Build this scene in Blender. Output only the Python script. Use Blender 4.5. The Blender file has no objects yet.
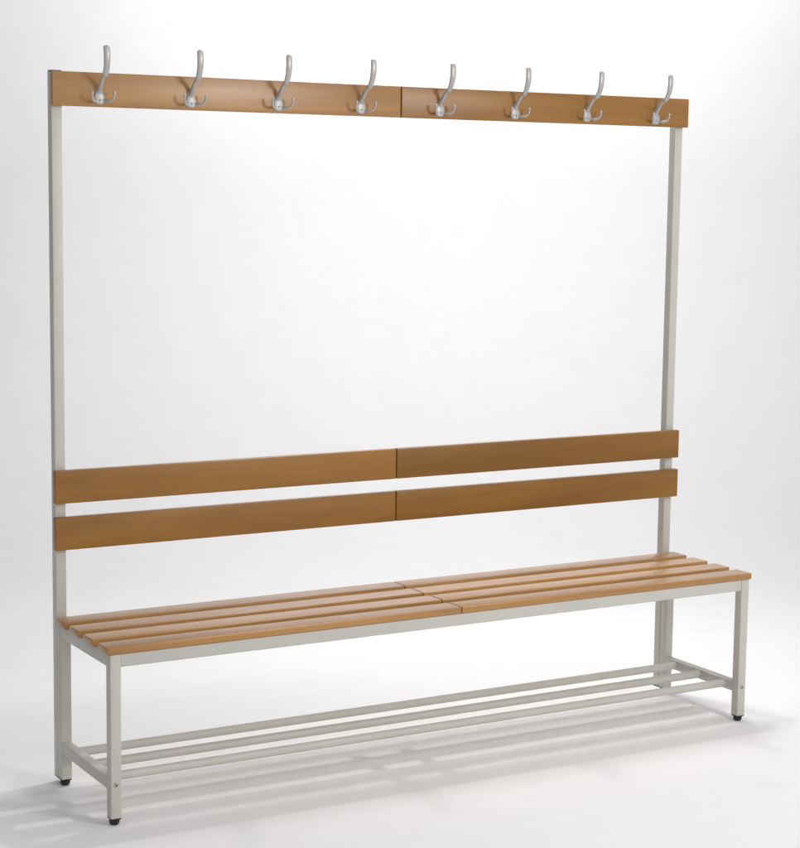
import bpy, bmesh, math
from mathutils import Vector, Matrix

scene = bpy.context.scene
col = scene.collection
ZF = 0.035          # height of the measured datum above the studio floor

# ------------------------------------------------------------------ camera
cd = bpy.data.cameras.new("camera")
cam = bpy.data.objects.new("camera", cd)
col.objects.link(cam)
right = Vector((0.86619808, -0.49953391, 0.01291354))
up = Vector((0.05093158, 0.11396499, 0.99217839))
fwd = Vector((0.49709844, 0.85876531, -0.1241583))
cam.matrix_world = Matrix.Translation((-1.59323, -4.13809, 1.50902 + ZF)) @ \
    Matrix((right, up, -fwd)).transposed().to_4x4()
cd.sensor_fit = 'HORIZONTAL'
cd.sensor_width = 36.0
cd.lens = 1869.89 / 800 * 36.0
cd.clip_start = 0.05
cd.clip_end = 200
scene.camera = cam

# ------------------------------------------------------------------ world (added fill, shaped by direction)
w = bpy.data.worlds.new("World")
scene.world = w
w.use_nodes = True
bg = w.node_tree.nodes["Background"]
bg.inputs[0].default_value = (0.995, 0.99, 1.0, 1)
# added fill is stronger at the horizon than overhead, lifting under-seat shade
_tc = w.node_tree.nodes.new('ShaderNodeTexCoord')
_sp = w.node_tree.nodes.new('ShaderNodeSeparateXYZ')
_mr = w.node_tree.nodes.new('ShaderNodeMapRange')
_mr.inputs[1].default_value = 0.0; _mr.inputs[2].default_value = 0.9
_mr.inputs[3].default_value = 0.98; _mr.inputs[4].default_value = 0.64
w.node_tree.links.new(_tc.outputs['Generated'], _sp.inputs[0])
w.node_tree.links.new(_sp.outputs['Z'], _mr.inputs[0])
# the added fill is dimmed toward the left, to darken left-facing sides
_dp = w.node_tree.nodes.new('ShaderNodeVectorMath'); _dp.operation = 'DOT_PRODUCT'
_dp.inputs[1].default_value = (-0.95, 0.2, 0.15)
_ml = w.node_tree.nodes.new('ShaderNodeMapRange')
_ml.inputs[1].default_value = 0.1; _ml.inputs[2].default_value = 0.8
_ml.inputs[3].default_value = 1.0; _ml.inputs[4].default_value = 0.25
_mu = w.node_tree.nodes.new('ShaderNodeMath'); _mu.operation = 'MULTIPLY'
w.node_tree.links.new(_tc.outputs['Generated'], _dp.inputs[0])
w.node_tree.links.new(_dp.outputs['Value'], _ml.inputs[0])
w.node_tree.links.new(_mr.outputs[0], _mu.inputs[0])
w.node_tree.links.new(_ml.outputs[0], _mu.inputs[1])
w.node_tree.links.new(_mu.outputs[0], bg.inputs[1])

# ------------------------------------------------------------------ studio lamps
def area(name, loc, target, size, energy, color=(1, 1, 1), shape='DISK', size_y=None, spread=180):
    l = bpy.data.lights.new(name, 'AREA')
    l.shape = shape
    l.size = size
    if size_y: l.size_y = size_y
    l.energy = energy
    l.color = color
    l.spread = math.radians(spread)
    o = bpy.data.objects.new(name, l)
    o.location = loc
    o.rotation_euler = (Vector(target) - Vector(loc)).to_track_quat('-Z', 'Y').to_euler()
    col.objects.link(o)
    return o

CV = Vector((0.501, 0.865, 0))       # studio "depth" direction
CU = Vector((0.865, -0.501, 0))      # studio "across" direction
C0 = Vector((1.0, 0.2, 0))
def st(u, v, z): return C0 + CU * u + CV * v + Vector((0, 0, z))

area("key_lamp", (1.87, 0.76, 3.43), (1.0, 0.1, 0), 0.072, 22.5, (1.0, 0.985, 0.96))
area("front_softbox", (1.8, -2.5, 2.08), (0.7, 0.3, 1.5), 0.8, 31, (1.0, 0.985, 0.96))
area("backdrop_lamp", st(0.15, 2.7, 4.0), st(0.1, 4.6, 2.7), 2.2, 46, (1.0, 0.995, 0.995), 'RECTANGLE', 0.5, 130)
area("rear_floor_lamp", st(0.2, 1.3, 3.6), st(0.2, 1.15, 0), 1.0, 11, (1.0, 0.995, 0.995), 'DISK', None, 80)

scene.view_settings.view_transform = 'Standard'
scene.view_settings.look = 'None'
scene.view_settings.exposure = 0.0
scene.view_settings.gamma = 1.0
scene.render.engine = 'CYCLES'

# ------------------------------------------------------------------ materials
def nodes(name):
    m = bpy.data.materials.new(name)
    m.use_nodes = True
    nt = m.node_tree
    b = nt.nodes["Principled BSDF"]
    return m, nt, b

def mix(nt, a, b, fac, blend='MIX'):
    n = nt.nodes.new('ShaderNodeMix'); n.data_type = 'RGBA'; n.blend_type = blend
    for s, v in ((n.inputs[6], a), (n.inputs[7], b), (n.inputs[0], fac)):
        if hasattr(v, 'links'): nt.links.new(v, s)
        else: s.default_value = v
    return n.outputs[2]

def ramp(nt, src, p0, p1, c0=(0, 0, 0, 1), c1=(1, 1, 1, 1)):
    r = nt.nodes.new('ShaderNodeValToRGB')
    r.color_ramp.elements[0].position = p0; r.color_ramp.elements[0].color = c0
    r.color_ramp.elements[1].position = p1; r.color_ramp.elements[1].color = c1
    nt.links.new(src, r.inputs[0])
    return r.outputs[0]

def noise(nt, vec, scale, detail=3, rough=0.5, dist=0.0):
    n = nt.nodes.new('ShaderNodeTexNoise')
    n.inputs['Scale'].default_value = scale
    n.inputs['Detail'].default_value = detail
    n.inputs['Roughness'].default_value = rough
    n.inputs['Distortion'].default_value = dist
    nt.links.new(vec, n.inputs['Vector'])
    return n.outputs[0]

def beech(name, tone, sat=1.0, coat=0.6):
    m, nt, b = nodes(name)
    tc = nt.nodes.new('ShaderNodeTexCoord')
    oi = nt.nodes.new('ShaderNodeObjectInfo')
    mul = nt.nodes.new('ShaderNodeVectorMath'); mul.operation = 'MULTIPLY_ADD'
    comb = nt.nodes.new('ShaderNodeCombineXYZ')
    for i, k in enumerate((17.0, 5.3, 9.1)):
        mm = nt.nodes.new('ShaderNodeMath'); mm.operation = 'MULTIPLY'; mm.inputs[1].default_value = k
        nt.links.new(oi.outputs['Random'], mm.inputs[0]); nt.links.new(mm.outputs[0], comb.inputs[i])
    mul.inputs[1].default_value = (1, 1, 1)
    nt.links.new(tc.outputs['Object'], mul.inputs[0]); nt.links.new(comb.outputs[0], mul.inputs[2])
    def mapped(sc):
        mp = nt.nodes.new('ShaderNodeMapping'); mp.inputs['Scale'].default_value = sc
        nt.links.new(mul.outputs[0], mp.inputs['Vector']); return mp.outputs[0]
    broad = noise(nt, mapped((1.6, 16, 16)), 1.0, 4, 0.55, 0.6)
    grain = noise(nt, mapped((5, 150, 150)), 1.0, 4, 0.6, 0.3)
    fleck = noise(nt, mapped((85, 420, 420)), 1.0, 2, 0.5)
    c = mix(nt, (0.345, 0.158, 0.019, 1), (0.265, 0.112, 0.011, 1), ramp(nt, broad, 0.36, 0.66))
    c = mix(nt, c, (0.25, 0.09, 0.010, 1), ramp(nt, grain, 0.50, 0.80, c1=(0.42,) * 3 + (1,)))
    c = mix(nt, c, (0.17, 0.058, 0.008, 1), ramp(nt, fleck, 0.60, 0.72, c1=(0.42,) * 3 + (1,)))
    # board to board tone shift
    hs = nt.nodes.new('ShaderNodeHueSaturation')
    mr = nt.nodes.new('ShaderNodeMapRange')
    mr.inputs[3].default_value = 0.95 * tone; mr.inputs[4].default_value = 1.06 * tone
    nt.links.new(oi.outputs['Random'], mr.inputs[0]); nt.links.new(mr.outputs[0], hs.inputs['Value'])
    nt.links.new(c, hs.inputs['Color'])
    hs.inputs['Saturation'].default_value = sat
    nt.links.new(hs.outputs[0], b.inputs['Base Color'])
    nt.links.new(ramp(nt, grain, 0.2, 0.9, (0.34,) * 3 + (1,), (0.46,) * 3 + (1,)), b.inputs['Roughness'])
    b.inputs['Coat Weight'].default_value = coat
    b.inputs['Coat Roughness'].default_value = 0.36
    b.inputs['IOR'].default_value = 1.45
    b.inputs['Specular IOR Level'].default_value = 0.3
    bp = nt.nodes.new('ShaderNodeBump'); bp.inputs['Strength'].default_value = 0.06
    bp.inputs['Distance'].default_value = 0.0006
    nt.links.new(grain, bp.inputs['Height']); nt.links.new(bp.outputs[0], b.inputs['Normal'])
    return m

def paint(name, colr, rough, metallic=0.0, spec=0.5, bump=0.04, bscale=900, vary=0.95):
    m, nt, b = nodes(name)
    tc = nt.nodes.new('ShaderNodeTexCoord')
    big = noise(nt, tc.outputs['Object'], 9, 3)
    fine = noise(nt, tc.outputs['Object'], bscale, 2)
    dk = tuple(v * vary for v in colr)
    nt.links.new(mix(nt, colr + (1,), dk + (1,), ramp(nt, big, 0.35, 0.7)), b.inputs['Base Color'])
    nt.links.new(ramp(nt, big, 0.3, 0.7, (rough * 0.9,) * 3 + (1,), (rough * 1.12,) * 3 + (1,)), b.inputs['Roughness'])
    b.inputs['Metallic'].default_value = metallic
    b.inputs['Specular IOR Level'].default_value = spec
    bp = nt.nodes.new('ShaderNodeBump'); bp.inputs['Strength'].default_value = bump
    bp.inputs['Distance'].default_value = 0.0004
    nt.links.new(fine, bp.inputs['Height']); nt.links.new(bp.outputs[0], b.inputs['Normal'])
    return m

WOOD_PALE_LIT = beech("pale_lit_varnished_beech", 1.26, 0.92, 0.9)  # paler board tone, with brighter light and sheen put into the colour
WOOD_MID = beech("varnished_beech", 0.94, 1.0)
WOOD_DARK_SHADED = beech("dark_shaded_varnished_beech", 0.77, 1.06)  # darker board tone, with the weaker light at right put into it
STEEL = paint("grey_powder_coat", (0.56, 0.548, 0.505), 0.42, bump=0.10)
CAST = paint("silver_lacquered_casting", (0.47, 0.455, 0.44), 0.40, metallic=0.25, bump=0.08, bscale=500)
RUBBER = paint("black_plastic", (0.012, 0.012, 0.013), 0.45)
ZINC = paint("zinc_screw", (0.42, 0.40, 0.34), 0.35, metallic=0.8)
SLOT = paint("dark_screw_recess", (0.03, 0.03, 0.03), 0.6)
SLOT2 = paint("grey_screw_recess", (0.14, 0.135, 0.13), 0.6)
WHITE = paint("white_studio_vinyl", (0.865, 0.86, 0.865), 0.62, spec=0.25, bump=0.05, bscale=60, vary=0.985)
def dust(m):
    """faint smudges and a few specks on the studio vinyl"""
    nt = m.node_tree; b = nt.nodes["Principled BSDF"]
    src = b.inputs['Base Color'].links[0].from_socket
    tc = nt.nodes.new('ShaderNodeTexCoord')
    v = nt.nodes.new('ShaderNodeTexVoronoi'); v.inputs['Scale'].default_value = 4.5
    nt.links.new(tc.outputs['Object'], v.inputs['Vector'])
    near = ramp(nt, v.outputs['Distance'], 0.006, 0.011, (1, 1, 1, 1), (0, 0, 0, 1))
    sep = nt.nodes.new('ShaderNodeSeparateColor'); nt.links.new(v.outputs['Color'], sep.inputs[0])
    pick = ramp(nt, sep.outputs[0], 0.70, 0.72)
    mu = nt.nodes.new('ShaderNodeMath'); mu.operation = 'MULTIPLY'
    nt.links.new(near, mu.inputs[0]); nt.links.new(pick, mu.inputs[1])
    sm = ramp(nt, noise(nt, tc.outputs['Object'], 3.2, 5, 0.65, 1.2), 0.56, 0.74, c1=(0.28,) * 3 + (1,))
    c = mix(nt, src, (0.79, 0.785, 0.785, 1), sm)
    c = mix(nt, c, (0.30, 0.29, 0.28, 1), mu.outputs[0])
    nt.links.new(c, b.inputs['Base Color'])
dust(WHITE)

# ------------------------------------------------------------------ mesh helpers
def link(name, bm, mat, parent=None, smooth=True, angle=35):
    bmesh.ops.recalc_face_normals(bm, faces=bm.faces)
    me = bpy.data.meshes.new(name)
    bm.to_mesh(me); bm.free()
    me.materials.append(mat)
    if smooth:
        for p in me.polygons: p.use_smooth = True
        me.set_sharp_from_angle(angle=math.radians(angle))
    o = bpy.data.objects.new(name, me)
    col.objects.link(o)
    if parent: o.parent = parent
    return o

def box(x0, x1, y0, y1, z0, z1, bev=0.0, seg=2, bm=None):
    own = bmesh.new()
    bmesh.ops.create_cube(own, size=1)
    for v in own.verts:
        v.co = Vector(((x0 + x1) / 2 + v.co.x * (x1 - x0), (y0 + y1) / 2 + v.co.y * (y1 - y0), (z0 + z1) / 2 + v.co.z * (z1 - z0)))
    if bev:
        bmesh.ops.bevel(own, geom=list(own.edges), offset=bev, segments=seg, profile=0.5, affect='EDGES')
    if bm is None: return own
    tmp = bpy.data.meshes.new("tmp"); own.to_mesh(tmp); own.free(); bm.from_mesh(tmp)
    bpy.data.meshes.remove(tmp)
    return bm

def lathe(bm, prof, center, axis='Z', n=28):
    """prof: list of (radius, height) along axis, closed with caps"""
    rings = []
    for r, h in prof:
        ring = []
        for i in range(n):
            a = 2 * math.pi * i / n
            if axis == 'Z': p = Vector((r * math.cos(a), r * math.sin(a), h))
            elif axis == 'X': p = Vector((h, r * math.cos(a), r * math.sin(a)))
            else: p = Vector((r * math.cos(a), h, r * math.sin(a)))
            ring.append(bm.verts.new(Vector(center) + p))
        rings.append(ring)
    for a, b in zip(rings, rings[1:]):
        for i in range(n):
            j = (i + 1) % n
            bm.faces.new((a[i], a[j], b[j], b[i]))
    bm.faces.new(rings[0]); bm.faces.new(list(reversed(rings[-1])))
    return bm

def sweep(bm, pts, n=20, ref=Vector((1, 0, 0))):
    """pts: list of (Vector, half width along ref, half thickness); rounded ends"""
    P = [Vector(p[0]) for p in pts]
    rings = []
    N = len(P)
    for i, (p, wd, th) in enumerate(pts):
        t = (P[min(i + 1, N - 1)] - P[max(i - 1, 0)]).normalized()
        s = (ref - t * ref.dot(t)).normalized()
        q = t.cross(s)
        rings.append([bm.verts.new(Vector(p) + s * (wd * math.cos(2 * math.pi * k / n)) + q * (th * math.sin(2 * math.pi * k / n))) for k in range(n)])
    for a, b in zip(rings, rings[1:]):
        for i in range(n):
            j = (i + 1) % n
            bm.faces.new((a[i], a[j], b[j], b[i]))
    bm.faces.new(rings[0]); bm.faces.new(list(reversed(rings[-1])))

def spline(ctrl, k=8):
    """Catmull-Rom through tuples of floats"""
    out = []
    n = len(ctrl)
    for i in range(n - 1):
        p0, p1, p2, p3 = ctrl[max(i - 1, 0)], ctrl[i], ctrl[i + 1], ctrl[min(i + 2, n - 1)]
        for j in range(k):
            t = j / k
            out.append(tuple(0.5 * ((2 * b) + (-a + c) * t + (2 * a - 5 * b + 4 * c - d) * t * t + (-a + 3 * b - 3 * c + d) * t ** 3)
                             for a, b, c, d in zip(p0, p1, p2, p3)))
    out.append(tuple(ctrl[-1]))
    return out

# ------------------------------------------------------------------ studio sweep: floor curving up into the backdrop
def studio():
    bm = bmesh.new()
    prof = [(-9.0, 0.0), (-4, 0), (0, 0), (3.0, 0.0)]
    R = 1.6
    for i in range(1, 33):
        a = math.pi / 2 * i / 32
        prof.append((3.0 + R * math.sin(a), R - R * math.cos(a)))
    prof.append((3.0 + R, 6.5))
    us = [-7, 0, 7]
    rows = [[bm.verts.new(st(u, v, z)) for v, z in prof] for u in us]
    for a, b in zip(rows, rows[1:]):
        for i in range(len(prof) - 1):
            bm.faces.new((a[i], b[i], b[i + 1], a[i + 1]))
    o = link("floor", bm, WHITE, angle=60)
    o['kind'] = 'structure'
    return o
studio()

# ------------------------------------------------------------------ the bench
L = 2.0
W, G = 0.0666, 0.0341
ZS = 0.4089 + ZF; T = 0.0177; ZR = ZS - T - 0.0006     # top of the steel under the slats
EX, LW = 0.0074, 0.0279                                 # inset and tube width
LF, LD, YF = 0.0022, 0.0285, 0.3485
PF, PD = 0.3783, 0.0283
YB = 0.3575
ZB = -0.0179 + ZF
ZA = 0.3585 + ZF

root = bpy.data.objects.new("locker_room_bench", None)
col.objects.link(root)
root.location = (1.0, 0.2, 0)
root['label'] = "long slatted beech bench with light grey steel frame and eight coat hooks on top"
root['category'] = "bench"
INV = Matrix.Translation(-root.location)
def part(name, bm, mat, parent=root, label=None, **k):
    bmesh.ops.transform(bm, matrix=INV, verts=bm.verts)
    o = link(name, bm, mat, parent, **k)
    if label: o['label'] = label
    return o
def tube(x0, x1, y0, y1, z0, z1, b=0.0022): return box(x0, x1, y0, y1, z0, z1, b, 3)

# legs, each with its foot and bolt
for side in (0, 1):
    x0 = EX if side == 0 else L - EX - LW
    x1 = x0 + LW; xc = (x0 + x1) / 2
    for y0, zt, front in ((LF, ZR, True), (YF, ZR, False)):
        y1 = y0 + LD; yc = (y0 + y1) / 2
        leg = part("leg", tube(x0, x1, y0, y1, ZB, zt), STEEL)
        bm = box(x0 + .0006, x1 - .0006, y0 + .0006, y1 - .0006, ZB - 0.0028, ZB - 0.0002, 0.0006, 1)
        lathe(bm, [(0.0105, ZB - 0.0026), (0.0125, ZB - 0.005), (0.0128, ZB - 0.0105), (0.0112, ZB - 0.0145), (0.0085, 0.0)], (xc, yc, 0))
        part("foot", bm, RUBBER, leg)
        if front:
            bm = bmesh.new()
            lathe(bm, [(0.0058, y0 - 0.0001), (0.0056, y0 - 0.0015), (0.0044, y0 - 0.0024), (0.0026, y0 - 0.0026)], (xc, 0, 0.068 + ZF), 'Y')
            bt = part("bolt", bm, ZINC, leg)
            bm = bmesh.new()
            lathe(bm, [(0.0021, y0 - 0.0022), (0.0021, y0 - 0.00275)], (xc, 0, 0.068 + ZF), 'Y', 6)
            bmb = bm
            part("bolt_socket", bmb, SLOT, leg)
    # upright
    ZP = (1.7912 if side == 0 else 1.7875) + ZF
    post = part("post", tube(x0, x1, PF, PF + PD, ZB, ZP), STEEL)
    part("end_cap", box(x0 + .0004, x1 - .0004, PF + .0004, PF + PD - .0004, ZP + 0.0001, ZP + 0.0033, 0.0012, 2), paint("grey_brown_cap", (0.16, 0.145, 0.13), 0.5), post)
    part("base_cap", box(x0 + .0004, x1 - .0004, PF + .0004, PF + PD - .0004, ZB - 0.003, ZB - 0.0002, 0.001, 1), RUBBER, post)
    # side rails
    part("seat_rail", tube(x0, x1, LF + LD, YF, ZA, ZR), STEEL)
    part("shelf_rail", tube(x0, x1, LF + LD, YF, 0.0528 + ZF, 0.081 + ZF), STEEL)
# long rails and the two middle cross rails
part("seat_rail", tube(EX + LW, L - EX - LW, LF + 0.0012, LF + LD, ZA, ZR), STEEL)
part("seat_rail", tube(EX + LW, L - EX - LW, YF, YF + LD - 0.0012, ZA, ZR), STEEL)
for xc in (0.935, 1.069):
    part("cross_rail", tube(xc - .015, xc + .015, LF + LD, YF, ZA + 0.001, ZR - 0.0004), STEEL)
# shoe shelf bars
for yc in (0.300, 0.1855, 0.071):
    bm = bmesh.new()
    r = 0.0116
    lathe(bm, [(r, EX + LW - 0.0005), (r, L - EX - LW + 0.0005)], (0, yc, 0.0672 + ZF), 'X', 32)
    part("shelf_bar", bm, STEEL)

GAPX = 0.0011
XM = 1.0
def halves(x0, x1): return ((x0, XM - GAPX), (XM + GAPX, x1))
for k in range(4):
    y = k * (W + G)
    for a, b in halves(0, L):
        part("seat_slat", box(a, b, y, y + W, ZS - T, ZS, 0.0028, 3), WOOD_PALE_LIT)
for zt, h in ((0.7894, .0851), (0.6687, .0851)):
    for a, b in halves(0, L):
        part("backrest_slat", box(a, b, YB, PF - 0.0004, zt + ZF - h, zt + ZF, 0.0028, 3), WOOD_MID if a < 0.5 else WOOD_DARK_SHADED)
    part("joining_plate", box(XM - .03, XM + .03, PF - 0.0002, PF + 0.003, zt + ZF - h + .004, zt + ZF - .002, 0.0008, 1), STEEL)
ZH = 1.7909 + ZF; HH = 0.0848
for a, b in halves(0.0025, L - 0.0025):
    part("hook_board", box(a, b, YB, PF - 0.0004, ZH - HH, ZH, 0.0028, 3), WOOD_PALE_LIT if a < 0.5 else WOOD_MID)
part("joining_plate", box(XM - .03, XM + .03, PF - 0.0002, PF + 0.003, ZH - HH + .004, ZH - .002, 0.0008, 1), STEEL)

# ------------------------------------------------------------------ coat hooks (local: x across, -y out from the board, z up; origin on the board at plate centre)
def hook_mesh():
    bm = bmesh.new()
    # teardrop plate: domed, wide below, narrow above
    prof = [(-0.0225, 0.0045), (-0.0213, 0.0090), (-0.018, 0.0128), (-0.012, 0.0155), (-0.006, 0.0154), (0.000, 0.0132), (0.006, 0.0106), (0.012, 0.0084), (0.017, 0.0068), (0.021, 0.0055), (0.0235, 0.0030)]
    n = 20
    rings = []
    for z, hw in prof:
        dome = 0.0036 + 0.0024 * max(0, min(1, hw / 0.013))
        rings.append([bm.verts.new((hw * math.cos(math.pi * i / n), -0.0005 - dome * math.sin(math.pi * i / n) ** 0.6 if 0 < i < n else 0.002, z)) for i in range(n + 1)])
    for a, b in zip(rings, rings[1:]):
        for i in range(n): bm.faces.new((a[i], a[i + 1], b[i + 1], b[i]))
        bm.faces.new((a[n], a[0], b[0], b[n]))
    bm.faces.new(rings[0]); bm.faces.new(list(reversed(rings[-1])))
    # upper arm, lower rib
    rib = spline([(0.0030, 0.002, 0.0070, 0.0025), (0.0070, 0.014, 0.0062, 0.0055), (0.0185, 0.029, 0.0054, 0.0058),
                  (0.031, 0.040, 0.0056, 0.0042), (0.045, 0.049, 0.0062, 0.0036), (0.054, 0.057, 0.0060, 0.003)])
    sweep(bm, [(Vector((0, -d, z)), wd, th) for d, z, wd, th in rib])
    # flattened spoon above with a rounded lower lip
    sp = spline([(0.0435, 0.0420, 0.0012, 0.0008), (0.0450, 0.0436, 0.0050, 0.0026), (0.0485, 0.0470, 0.0072, 0.0040), (0.0560, 0.0570, 0.0080, 0.0046), (0.0630, 0.0710, 0.0084, 0.0048),
                 (0.0668, 0.0870, 0.0088, 0.0048), (0.0675, 0.1030, 0.0090, 0.0046), (0.0660, 0.1140, 0.0086, 0.0044), (0.0650, 0.1185, 0.0066, 0.0036), (0.0645, 0.1207, 0.0018, 0.001)], 6)
    sweep(bm, [(Vector((0, -d, z)), wd, th) for d, z, wd, th in sp])
    # two side prongs
    for s in (-1, 1):
        pr = spline([(0.008, 0.002, -0.0105, 0.0034), (0.0135, 0.008, -0.0130, 0.0036), (0.0185, 0.017, -0.0140, 0.0035), (0.0250, 0.024, -0.0115, 0.0033),
                     (0.0285, 0.0285, -0.0050, 0.0031), (0.0295, 0.0305, 0.0030, 0.0031), (0.0293, 0.0310, 0.0065, 0.0036), (0.0292, 0.0310, 0.0092, 0.0028), (0.0292, 0.0310, 0.0103, 0.0008)], 6)
        sweep(bm, [(Vector((s * x, -d, z)), r, r) for x, d, z, r in pr], 14, Vector((0, 1, 0.3)).normalized())
    bmesh.ops.recalc_face_normals(bm, faces=bm.faces)
    me = bpy.data.meshes.new("tmp_hook"); bm.to_mesh(me); bm.free()
    o = bpy.data.objects.new("tmp_hook", me); col.objects.link(o)
    md = o.modifiers.new("r", 'REMESH'); md.mode = 'VOXEL'; md.voxel_size = 0.0009
    sm = o.modifiers.new("s", 'SMOOTH'); sm.factor = 0.5; sm.iterations = 3
    bpy.context.view_layer.update()
    ev = o.evaluated_get(bpy.context.evaluated_depsgraph_get())
    out = bpy.data.meshes.new_from_object(ev)
    out.name = "coat_hook"
    bpy.data.objects.remove(o); bpy.data.meshes.remove(me)
    out.materials.clear(); out.materials.append(CAST)
    for p in out.polygons: p.use_smooth = True
    return out

hm = hook_mesh()
hook = bpy.data.objects.new("coat_hook", hm); col.objects.link(hook); hook.parent = root
HP = "eight three pronged coat hooks along the top board"
def screw(z, yoff):
    bm = bmesh.new()
    lathe(bm, [(0.0031, yoff + 0.001), (0.0030, yoff - 0.0008), (0.0018, yoff - 0.0015)], (0, 0, z), 'Y', 20)
    o = link("screw", bm, ZINC, hook)
    bm = box(-0.0017, 0.0017, yoff - 0.0018, yoff - 0.0013, z - 0.0004, z + 0.0004)
    box(-0.0004, 0.0004, yoff - 0.00175, yoff - 0.0012, z - 0.0017, z + 0.0017, bm=bm)
    tmp = bpy.data.meshes.new("t"); bm.to_mesh(tmp); bm.free()
    k = len(o.data.polygons)
    b2 = bmesh.new(); b2.from_mesh(o.data); b2.from_mesh(tmp)
    b2.faces.ensure_lookup_table()
    for f in b2.faces[k:]: f.material_index = 1
    b2.to_mesh(o.data); b2.free(); bpy.data.meshes.remove(tmp)
    o.data.materials.append(SLOT2)
screw(-0.0120, -0.0064)
screw(0.0165, -0.0138)
hxs = [0.125 + 0.2494 * i for i in range(8)]
ZC = 1.7345 + ZF
TILT = (-2.2, -1.3, -0.3, 1.1, 0.9, 0.2, 1.6, 1.3)     # each hook was screwed on by hand
for i, x in enumerate(hxs):
    if i == 0: h = hook
    else:
        h = hook.copy(); col.objects.link(h); h.parent = root
        for c in [c for c in hook.children]:
            d = c.copy(); col.objects.link(d); d.parent = h
    h.location = Vector((x, YB, ZC)) - root.location
    h.rotation_euler = (0, math.radians(TILT[i]), 0)
